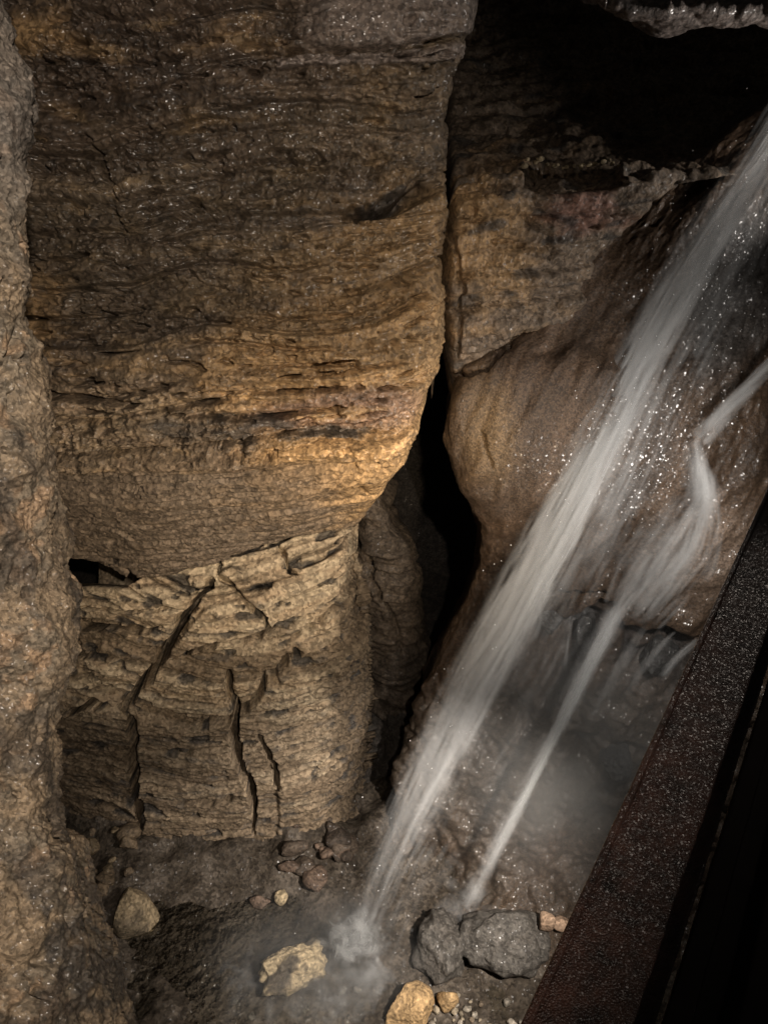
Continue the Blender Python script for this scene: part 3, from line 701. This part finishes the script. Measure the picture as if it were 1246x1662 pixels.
for (x, y, rad, sd, lab) in ((952, 1040, (.13, .12, .21), 45, 'dark wet rock fin jutting from the slope just left of the side fall'), (1062, 1068, (.19, .14, .17), 47, 'dark wet rock block under the ledge between the side fall and the beam'), (1000, 1235, (.16, .13, .12), 49, 'wet glinting grey rock half way down the misty slope beside the beam'), (895, 1010, (.10, .09, .08), 50, 'small brown wet rock at the end of the ledge next to the main fall')):
    stone('slope_rock', at(x, y, chuteY(x, y) + .03), rad, sd, (.055, .054, .053), lab, 'rock', None, 5, 11, .1, .12, .7, .2, .75)
rs = np.random.RandomState(3)
def scatter(n, boxpx, rmin, rmax, tints, label, group, seed0, z=0.01):
    for k in range(n):
        x = rs.uniform(boxpx[0], boxpx[2]); y = rs.uniform(boxpx[1], boxpx[3]); r_ = rmin + (rmax - rmin) * rs.uniform(0, 1) ** 2.2
        t = np.array(tints[rs.randint(len(tints))]) * rs.uniform(.55, 1.1)
        stone('pebble' if rmax < .05 else 'stone', fl(x, y, z + r_ * .25), (r_ * rs.uniform(.8, 1.3), r_ * rs.uniform(.8, 1.2), r_ * rs.uniform(.6, .95)), seed0 + k % 9, t, label, 'pebble' if rmax < .05 else 'stone', group, 3 if rmax > .05 else 2, 9, rot=rs.uniform(0, 6), wet=.4, rough=.12)
scatter(26, (690, 1615, 850, 1675), .018, .045, [(.30, .25, .18), (.22, .17, .12), (.36, .32, .26)], 'small pale pebble in the gravel between the orange tan rocks and the beam', 'pebbles by the orange tan rocks', 60)
scatter(22, (465, 1330, 580, 1430), .03, .13, [(.10, .075, .055), (.13, .09, .065), (.08, .06, .045)], 'brown rubble stone piled at the foot of the dark buttress', 'rubble below the buttress', 70, .02)
scatter(18, (115, 1340, 215, 1450), .03, .12, [(.20, .15, .09), (.15, .11, .07)], 'dull brown rubble stone beside the buff rounded boulder', 'rubble beside the buff boulder', 80, .02)
scatter(16, (380, 1600, 640, 1675), .02, .045, [(.17, .15, .12), (.12, .10, .08)], 'rounded pale pebble under the shallow water in front of the cream boulder', 'pebbles under the water', 90, -.02)
for k in range(20):
    x = 850 + k * 8 + rs.uniform(-4, 4); y = 266 + rs.uniform(-5, 4) - 4 * math.sin(k * .5)
    q = at(x, y, 5.12 + rs.uniform(-.03, .03)); r_ = rs.uniform(.012, .022)
    stone('pebble', q, (r_ * 1.2, r_, r_ * .9), 95 + k % 6, np.array((.30, .24, .15)) * rs.uniform(.7, 1.2), 'tiny tan pebble stuck along the ledge of the recessed wall', 'pebble', 'pebbles on the rock ledge', 2, 11, rot=k)

# ------------------------------------------------------------------ steel beam and walkway edge
BD = np.array([.764, 1.149, .032]); BD /= np.linalg.norm(BD)
BS = np.cross(BD, [0, 0, 1]); BS /= np.linalg.norm(BS)
BU = np.cross(BS, BD)
A1 = onfloor(850, 1662, 4.6)
ms = bpy.data.materials.new('wet_rusty_steel'); ms.use_nodes = True
nt = ms.node_tree; N = nt.nodes; L = nt.links; b = N['Principled BSDF']
geo = N.new('ShaderNodeNewGeometry')
n1 = N.new('ShaderNodeTexNoise'); n1.inputs['Scale'].default_value = 14; n1.inputs['Detail'].default_value = 8; n1.inputs['Roughness'].default_value = .7
n2 = N.new('ShaderNodeTexNoise'); n2.inputs['Scale'].default_value = 190; n2.inputs['Detail'].default_value = 3
vo = N.new('ShaderNodeTexVoronoi'); vo.inputs['Scale'].default_value = 260
for t in (n1, n2, vo): L.new(geo.outputs['Position'], t.inputs['Vector'])
cr_ = N.new('ShaderNodeValToRGB'); cr_.color_ramp.elements[0].position = .35; cr_.color_ramp.elements[0].color = (.014, .010, .009, 1)
cr_.color_ramp.elements[1].position = .7; cr_.color_ramp.elements[1].color = (.085, .034, .022, 1)
L.new(n1.outputs['Fac'], cr_.inputs[0]); L.new(cr_.outputs[0], b.inputs['Base Color'])
rr = N.new('ShaderNodeMapRange'); rr.inputs[1].default_value = .3; rr.inputs[2].default_value = .7; rr.inputs[3].default_value = .2; rr.inputs[4].default_value = .5
L.new(n1.outputs['Fac'], rr.inputs[0]); L.new(rr.outputs[0], b.inputs['Roughness'])
hs = N.new('ShaderNodeMath'); hs.operation = 'MULTIPLY_ADD'; hs.inputs[1].default_value = -.8; L.new(vo.outputs['Distance'], hs.inputs[0]); L.new(n2.outputs['Fac'], hs.inputs[2])
bp = N.new('ShaderNodeBump'); bp.inputs['Strength'].default_value = .9; bp.inputs['Distance'].default_value = .004
L.new(hs.outputs[0], bp.inputs['Height']); L.new(bp.outputs[0], b.inputs['Normal'])
facet_coat(N, L, b, geo, 300., .42, None, 1.0); b.inputs['Coat Roughness'].default_value = .25
def bar(name, u0, u1, w0, w1, parent, s0=-.7, s1=3.6, mat=ms, bev=.004, amp=.0012, n=420):
    """a long plate of the beam: rounded rectangular section swept along it, slightly pitted"""
    pr = []
    for (cx, cy, a0) in ((u1 - bev, w1 - bev, 0), (u0 + bev, w1 - bev, 90), (u0 + bev, w0 + bev, 180), (u1 - bev, w0 + bev, 270)):
        for k in range(4): a = math.radians(a0 + k * 30); pr.append((cx + bev * math.cos(a), cy + bev * math.sin(a)))
    full = []
    for k in range(len(pr)):
        p, q = np.array(pr[k]), np.array(pr[(k + 1) % len(pr)]); m = max(1, int(np.linalg.norm(q - p) / .008))
        for j in range(m): full.append(p + (q - p) * j / m)
    full = np.array(full); ss = np.linspace(s0, s1, n)
    P = A1 + ss[:, None, None] * BD + full[None, :, 0, None] * BS + full[None, :, 1, None] * BU
    cen = A1 + ss[:, None, None] * BD + (u0 + u1) / 2 * BS + (w0 + w1) / 2 * BU
    dirv = P - cen; dirv /= np.linalg.norm(dirv, axis=-1)[..., None]
    P = P + dirv * (amp * fbm(P * 30, 3, 150) + amp * 2.0 * fbm(P * 7, 2, 151))[..., None]
    m = len(full); idx = np.arange(n * m).reshape(n, m); nx = np.roll(idx, -1, axis=1)
    Ff = np.stack([idx[:-1], nx[:-1], nx[1:], idx[1:]], -1).reshape(-1, 4)
    return mesh_obj(name, P.reshape(-1, 3), Ff, mat, parent)
bm_ = empty('steel_beam', A1); tag(bm_, 'wet dark rusty steel beam slanting past the falls', 'beam')
bar('flange', .010, .160, -.014, 0, bm_)
bar('lip', -.004, .012, -.075, .010, bm_)
def knob():
    import bmesh
    bm = bmesh.new(); bmesh.ops.create_cone(bm, cap_ends=True, segments=20, radius1=.035, radius2=.035, depth=.05)
    bmesh.ops.bevel(bm, geom=[e for e in bm.edges if e.calc_length() < .03], offset=.008, segments=2, affect='EDGES')
    V = np.array([v.co[:] for v in bm.verts]); Fk = [[v.index for v in f.verts] for f in bm.faces]; bm.free()
    me = bpy.data.meshes.new('bolt'); c = A1 + 2.62 * BD + .002 * BS + .035 * BU
    me.from_pydata([tuple(c + v[0] * BD + v[2] * BS + v[1] * BU) for v in V], [], Fk); me.materials.append(ms)
    o = bpy.data.objects.new('bolt', me); col.objects.link(o); o.parent = bm_; o.location = -np.array(bm_.location)
knob()
bar('web', .085, .097, -.20, -.0145, bm_)
bar('flange', .0, .19, -.215, -.201, bm_)
wk = empty('walkway_edge', A1 + .25 * BS); tag(wk, 'dark metal walkway edge strips beyond the rusty beam, almost lost in shadow', 'walkway')
md = bpy.data.materials.new('shade_darkened_steel'); md.use_nodes = True  # steel coloured darker and duller to stand for the shadow over the walkway
_b = md.node_tree.nodes['Principled BSDF']; _n = md.node_tree.nodes.new('ShaderNodeTexNoise'); _n.inputs['Scale'].default_value = 22; _n.inputs['Detail'].default_value = 7
_r = md.node_tree.nodes.new('ShaderNodeValToRGB'); _r.color_ramp.elements[0].color = (.006, .005, .0045, 1); _r.color_ramp.elements[1].color = (.028, .020, .016, 1)
md.node_tree.links.new(_n.outputs['Fac'], _r.inputs[0]); md.node_tree.links.new(_r.outputs[0], _b.inputs['Base Color']); _b.inputs['Roughness'].default_value = .75; _b.inputs['Specular IOR Level'].default_value = .2
bar('edge_strip', .245, .285, -.075, -.06, wk, mat=md)
bar('deck_plate', .20, .62, -.33, -.31, wk, mat=md, amp=.0005)

# ------------------------------------------------------------------ falling water
def water_material(name):
    m = bpy.data.materials.new(name); m.use_nodes = True
    nt = m.node_tree; N = nt.nodes; L = nt.links; N.remove(N['Principled BSDF'])
    out = N['Material Output']
    al = N.new('ShaderNodeAttribute'); al.attribute_name = 'wet'
    tr = N.new('ShaderNodeBsdfTransparent'); df = N.new('ShaderNodeBsdfDiffuse'); df.inputs[0].default_value = (.78, .79, .79, 1)
    tl = N.new('ShaderNodeBsdfTranslucent'); tl.inputs[0].default_value = (.78, .79, .79, 1)
    m1 = N.new('ShaderNodeMixShader'); m1.inputs[0].default_value = .5; L.new(df.outputs[0], m1.inputs[1]); L.new(tl.outputs[0], m1.inputs[2])
    m2 = N.new('ShaderNodeMixShader'); L.new(al.outputs['Fac'], m2.inputs[0]); L.new(tr.outputs[0], m2.inputs[1]); L.new(m1.outputs[0], m2.inputs[2])
    L.new(m2.outputs[0], out.inputs[0])
    return m
M_WATER = water_material('aerated_water')
SN = -FWD * .8 + np.array([-.3, 0, .3]); SN /= np.linalg.norm(SN)
rw = np.random.RandomState(11)
def stream(name, pts, n, wid, alpha, parent, span=(.25, .9), depth=.5, spread=1.0, gauss=.5, wob=.02, fade=.15, nrm=None, across=5, bias=.15, skew=0., edge=1.0, dens=26., prof=None):
    """wisps of falling water laid along a path; pts = (px, py, half-width px, Y); wid = half-width of a wisp relative to that of the path"""
    A = np.array(pts, float); Pc = unproj(A[:, 0], A[:, 1], A[:, 3])
    hw = A[:, 2] / FPX * np.linalg.norm(Pc - CAM, axis=1)
    nP = len(A); Vs, Fs, As = [], [], []; base = 0
    seglen = np.concatenate([[0], np.cumsum(np.linalg.norm(np.diff(Pc, axis=0), axis=1))]); tot = seglen[-1]
    x = np.linspace(-1, 1, across); ef = (1 - x ** 2) ** edge
    for k in range(n):
        ln = rw.uniform(*span); s0 = rw.uniform(-.08, max(.02, 1.05 - ln)); s1 = min(1, s0 + ln); s0 = max(0, s0)
        if s1 - s0 < .04: continue
        st = max(8, int(dens * tot * (s1 - s0)))
        sp = np.linspace(s0, s1, st); t = np.interp(sp * tot, seglen, np.arange(nP))
        c = cr(Pc, t); h = np.interp(t, np.arange(nP), hw)
        T = np.gradient(c, axis=0); T /= np.linalg.norm(T, axis=1)[:, None]
        S = np.cross(T, SN if nrm is None else nrm); S /= np.linalg.norm(S, axis=1)[:, None]; Nv = np.cross(S, T)
        u = np.clip(rw.normal(0, gauss), -1.0, 1.0) * spread + skew; v = rw.normal(0, .5) * depth
        ph = rw.uniform(0, 50)
        wv = perlin(np.stack([t * .9 + ph, 0 * t + ph, 0 * t], -1), 3) * wob
        off = c + S * (h * u + wv)[:, None] + Nv * (h * v + .03)[:, None]
        roll = rw.normal(0, .45); ax = S * math.cos(roll) + Nv * math.sin(roll); bx_ = Nv * math.cos(roll) - S * math.sin(roll)
        wl = wid * h * math.exp(rw.normal(0, .35))
        V = off[:, None] + ax[:, None] * (wl[:, None] * x)[..., None] + bx_[:, None] * (-.35 * wl[:, None] * x ** 2)[..., None]
        Vs.append(V.reshape(-1, 3))
        idx = base + np.arange(st * across).reshape(st, across); base += st * across
        Fs.append(np.stack([idx[:-1, :-1], idx[:-1, 1:], idx[1:, 1:], idx[1:, :-1]], -1).reshape(-1, 4))
        q = np.stack([(wl[:, None] * x) * 34 + 0 * ph, np.broadcast_to((sp * tot * 2.6)[:, None], V.shape[:2]), np.full(V.shape[:2], ph)], -1)
        nz = fbm(q, 3, 5, .6)
        f = np.linspace(0, 1, st); a_ = sstep(0, fade if s0 > .01 else .01, f) * (1 - sstep(1 - fade if s1 < .99 else .995, 1, f))
        if prof is not None: a_ = a_ * np.interp(sp, *prof)
        al_ = alpha * rw.uniform(.6, 1.25) * a_[:, None] * ef[None] * sstep(-.40, .5, nz + bias)
        As.append(np.clip(al_, 0, 1).ravel())
    o = mesh_obj(name, np.concatenate(Vs), np.concatenate(Fs), M_WATER, parent, None, np.concatenate(As))
    o['kind'] = 'stuff'
    return o
wf = empty('waterfall', fl(583, 1510, 0)); tag(wf, 'broad white main waterfall shooting down across the brown slope', 'waterfall')
MAIN = [(1330, 120, 42, 5.0), (1241, 250, 36, 4.92), (1134, 410, 34, 4.80), (1032, 600, 37, 4.58), (932, 800, 42, 4.38), (828, 1000, 43, 4.24), (722, 1200, 38, 4.08), (628, 1400, 31, 3.90), (585, 1515, 25, 3.78)]
FADE = ([0, .45, .6, .85, 1], [1, 1.0, .8, .42, .5])
stream('core', MAIN, 26, .50, .25, wf, (.45, 1.0), .35, .62, across=15, bias=.12, prof=FADE)
stream('bright_edge', MAIN, 16, .22, .34, wf, (.3, .8), .3, .4, skew=-.45, across=9, bias=.1, prof=FADE)
stream('strands', MAIN, 40, .14, .24, wf, (.06, .3), .6, .9, across=5, bias=.15, prof=FADE)
EDGE = [(x + (34 if 2 <= i <= 6 else 14), y + 20, h * 1.25, Y - .02) for i, (x, y, h, Y) in enumerate(MAIN)]
stream('veil', EDGE, 40, .42, .16, wf, (.12, .45), .6, 1.15, across=11, bias=-.05)
sf = empty('side_waterfall', fl(760, 1470, 0)); tag(sf, 'thinner side fall that kinks on the slope and drops beside the beam', 'waterfall')
def cl(pts, off): return [(x, y, h, chuteY(x, y) - off) for x, y, h in pts]
yA, yB = chuteY(1225, 618), chuteY(1134, 716)
UP = [(1290, 555, 9, yA - .14), (1225, 618, 11, yA - .13), (1175, 668, 15, (yA + yB) / 2 - .13), (1130, 718, 17, yB - .12)]
stream('upper_slide', UP, 16, .6, .26, sf, (.6, 1.0), .3, .5, across=9, fade=.08)
yC = chuteY(1142, 800)
KN = [(1124, 708, 9, yB - .14), (1132, 755, 12, yB - .16), (1141, 800, 17, yC - .16), (1136, 850, 24, yC - .12)]
stream('spout', KN, 13, .8, .22, sf, (.6, 1.0), .4, .5, across=9, fade=.35)
FAN = cl([(1138, 790, 16), (1124, 830, 36), (1098, 885, 52), (1062, 940, 52), (1022, 1000, 38)], .09)
stream('fan', FAN, 60, .20, .22, sf, (.25, .9), .12, 1.05, across=7, bias=.0, prof=([0, .15, 1], [.2, 1, 1]))
yD = chuteY(1014, 985)
LOW = [(1040, 950, 24, yD - .10), (1010, 985, 17, yD - .12), (965, 1065, 13, yD - .2), (905, 1185, 10, yD - .32), (850, 1295, 9, yD - .45), (800, 1390, 10, yD - .58), (757, 1470, 12, yD - .68)]
stream('lower_drop', LOW, 22, .65, .42, sf, (.35, 1.0), .4, .5, across=9, prof=([0, .10, .3, 1], [0, 1, 1, .5]))
for nm, pts in (('trickle', [(1000, 985, 4), (985, 1030, 9), (955, 1090, 12), (920, 1160, 12)]), ('trickle', [(1050, 1012, 5), (1020, 1060, 9), (985, 1120, 11), (950, 1180, 11)]), ('trickle', [(1100, 1026, 5), (1072, 1052, 7), (1040, 1090, 9), (1015, 1130, 8)]), ('trickle', [(1135, 1036, 4), (1105, 1060, 6), (1070, 1100, 8)]), ('trickle', [(862, 960, 2), (875, 975, 3), (876, 1005, 3), (868, 1040, 4)]), ('trickle', [(928, 1006, 2), (922, 1040, 3), (916, 1085, 4)])):
    A = [(x, y, h, chuteY(pts[0][0], pts[0][1] - 8) - .08 - .004 * i) for i, (x, y, h) in enumerate(pts)]
    stream(nm, A, 7, .6, .2, sf, (.5, 1.0), .3, .6, across=5)

# burst of white water at the foot of the main fall, and pale flakes standing for froth and glints on the pool
IMP = np.array(fl(578, 1535, 0.02))
def puffs(name, n, c, sig, r0, r1, alpha, parent, lift=0., flat=False):
    """cloud of churned white water: many soft, see-through flakes turned every way"""
    Vs, Fs, As = [], [], []; ring = 9
    for k in range(n):
        p = c + rw.normal(0, 1, 3) * sig; p[2] = max(p[2], c[2] - .02) + abs(rw.normal(0, lift))
        a_ = rw.normal(size=3); a_ /= np.linalg.norm(a_); b_ = np.cross(a_, rw.normal(size=3)); b_ /= np.linalg.norm(b_)
        if flat:
            a0_ = rw.uniform(0, 6.3); a_ = np.array([math.cos(a0_), math.sin(a0_), .02]); b_ = np.array([-math.sin(a0_) * .45, math.cos(a0_) * .45, .02])
        r_ = rw.uniform(r0, r1); th = np.arange(ring) / ring * 2 * math.pi; ph = rw.uniform(0, 9)
        rr_ = r_ * (1 + .35 * np.sin(th * 2 + ph) * rw.uniform(0, 1))
        d1 = np.cos(th)[:, None] * a_ + np.sin(th)[:, None] * b_
        Vs.append(np.concatenate([[p + np.cross(a_, b_) * r_ * .2], p + d1 * (rr_ * .55)[:, None], p + d1 * rr_[:, None]]))
        o0 = k * (2 * ring + 1); i = np.arange(ring); j = (i + 1) % ring
        Fs.append(np.concatenate([np.stack([0 * i, 1 + i, 1 + j], -1), np.stack([1 + i, 1 + ring + i, 1 + ring + j], -1), np.stack([1 + i, 1 + ring + j, 1 + j], -1)]) + o0)
        al_ = alpha * rw.uniform(.5, 1.3); As.append(np.concatenate([[al_], np.full(ring, al_ * .55), np.zeros(ring)]))
    o = mesh_obj(name, np.concatenate(Vs), np.concatenate(Fs), M_WATER, parent, None, np.concatenate(As)); o['kind'] = 'stuff'
    return o
puffs('splash', 260, IMP + np.array([-.02, 0, .06]), np.array([.085, .07, .05]), .03, .095, .5, wf, .05)
puffs('spatter', 60, IMP + np.array([.05, -.05, .03]), np.array([.17, .13, .05]), .02, .05, .25, wf, .08)
puffs('landing', 50, np.array(fl(757, 1480, .12)), np.array([.09, .07, .06]), .05, .11, .14, sf, .04)
UPN = np.array([0, 0, 1.])
for cx_, cy_, sx_, sy_, n_ in ((570, 1580, .16, .09, 60), (530, 1640, .22, .10, 60), (390, 1600, .05, .14, 10), (610, 1600, .09, .13, 30)):
    puffs('foam_glints', n_ + 20, np.array(fl(cx_, cy_, 0)) * np.array([1, 1, 0]) + np.array([0, 0, -.022]), np.array([sx_, sy_, .002]), .04, .15, .075, wf, 0., True)  # flat pale flakes stand in for highlights on the water, besides froth

# drops of spray round the falls, and white beads standing in for glints on the slope
Vd, Fd = ICO[2]; Vd = Vd; keep = 420
Vs, Fs = [], []
for k in range(keep):
    j = rw.randint(0, 3)
    if j == 0: i = rw.uniform(0, 7.9); q = np.array([np.interp(i, range(9), [m[c] for m in MAIN]) for c in range(4)]); x, y, Y = q[0] + rw.normal(0, 60), q[1] + rw.normal(0, 40), q[3] - .06
    elif j == 1: x, y = rw.normal(1050, 45), rw.normal(760, 70); Y = chuteY(x, y) - .02
    else: x, y = rw.normal(1170, 45), rw.normal(480, 90); Y = chuteY(x, y) - .02
    r_ = rw.uniform(.0018, .0042)
    Vs.append(Vd * r_ + at(x, y, Y)); Fs.append(Fd + len(Vd) * k)
mdp = bpy.data.materials.new('water_drop'); mdp.use_nodes = True; b = mdp.node_tree.nodes['Principled BSDF']; b.inputs['Base Color'].default_value = (.8, .8, .8, 1); b.inputs['Roughness'].default_value = .1
o = mesh_obj('spray_and_glint_drops', np.concatenate(Vs), np.concatenate(Fs), mdp); tag(o, 'bright drops of spray round the falls and beads set as glints on the slope', 'spray', kind='stuff')

# ------------------------------------------------------------------ mist
def mist(name, c, radii, dens, label, noise=2.0):
    V, Ff = ICO[3]
    o = mesh_obj(name, V, Ff, None); o.location = c; o.scale = radii
    m = bpy.data.materials.new(name + '_air'); m.use_nodes = True; nt = m.node_tree; N = nt.nodes; L = nt.links
    N.remove(N['Principled BSDF']); pv = N.new('ShaderNodeVolumePrincipled'); pv.inputs['Color'].default_value = (.85, .86, .85, 1); pv.inputs['Anisotropy'].default_value = .1
    tc = N.new('ShaderNodeTexCoord'); ln = N.new('ShaderNodeVectorMath'); ln.operation = 'LENGTH'; L.new(tc.outputs['Object'], ln.inputs[0])
    mr = N.new('ShaderNodeMapRange'); mr.interpolation_type = 'SMOOTHSTEP'; mr.inputs[1].default_value = .98; mr.inputs[2].default_value = .15; mr.inputs[3].default_value = 0; mr.inputs[4].default_value = dens
    L.new(ln.outputs['Value'], mr.inputs[0])
    no = N.new('ShaderNodeTexNoise'); no.inputs['Scale'].default_value = noise; no.inputs['Detail'].default_value = 2; L.new(tc.outputs['Object'], no.inputs['Vector'])
    m2 = N.new('ShaderNodeMapRange'); m2.inputs[1].default_value = .3; m2.inputs[2].default_value = .7; m2.inputs[3].default_value = .35; m2.inputs[4].default_value = 1.4; L.new(no.outputs['Fac'], m2.inputs[0])
    mu = N.new('ShaderNodeMath'); mu.operation = 'MULTIPLY'; L.new(mr.outputs[0], mu.inputs[0]); L.new(m2.outputs[0], mu.inputs[1])
    L.new(mu.outputs[0], pv.inputs['Density']); L.new(pv.outputs[0], N['Material Output'].inputs['Volume'])
    o.data.materials.append(m); return tag(o, label, 'mist', kind='stuff')
mist('splash_mist', at(578, 1520, 3.72) + np.array([0, 0, .1]), (.36, .32, .36), 1.1, 'white burst of spray where the main fall hits the pool')
mist('spray_mist', at(930, 1230, 4.0), (1.25, .85, 1.6), .5, 'thin grey mist hanging round the foot of the falls')
mist('added_pool_haze', np.array([-.55, 3.45, .2]), (1.15, .75, .42), .8, 'faint added haze lying low over the shallow pool round the cream boulder')  # haze added to pale the pool in place of its wet highlights
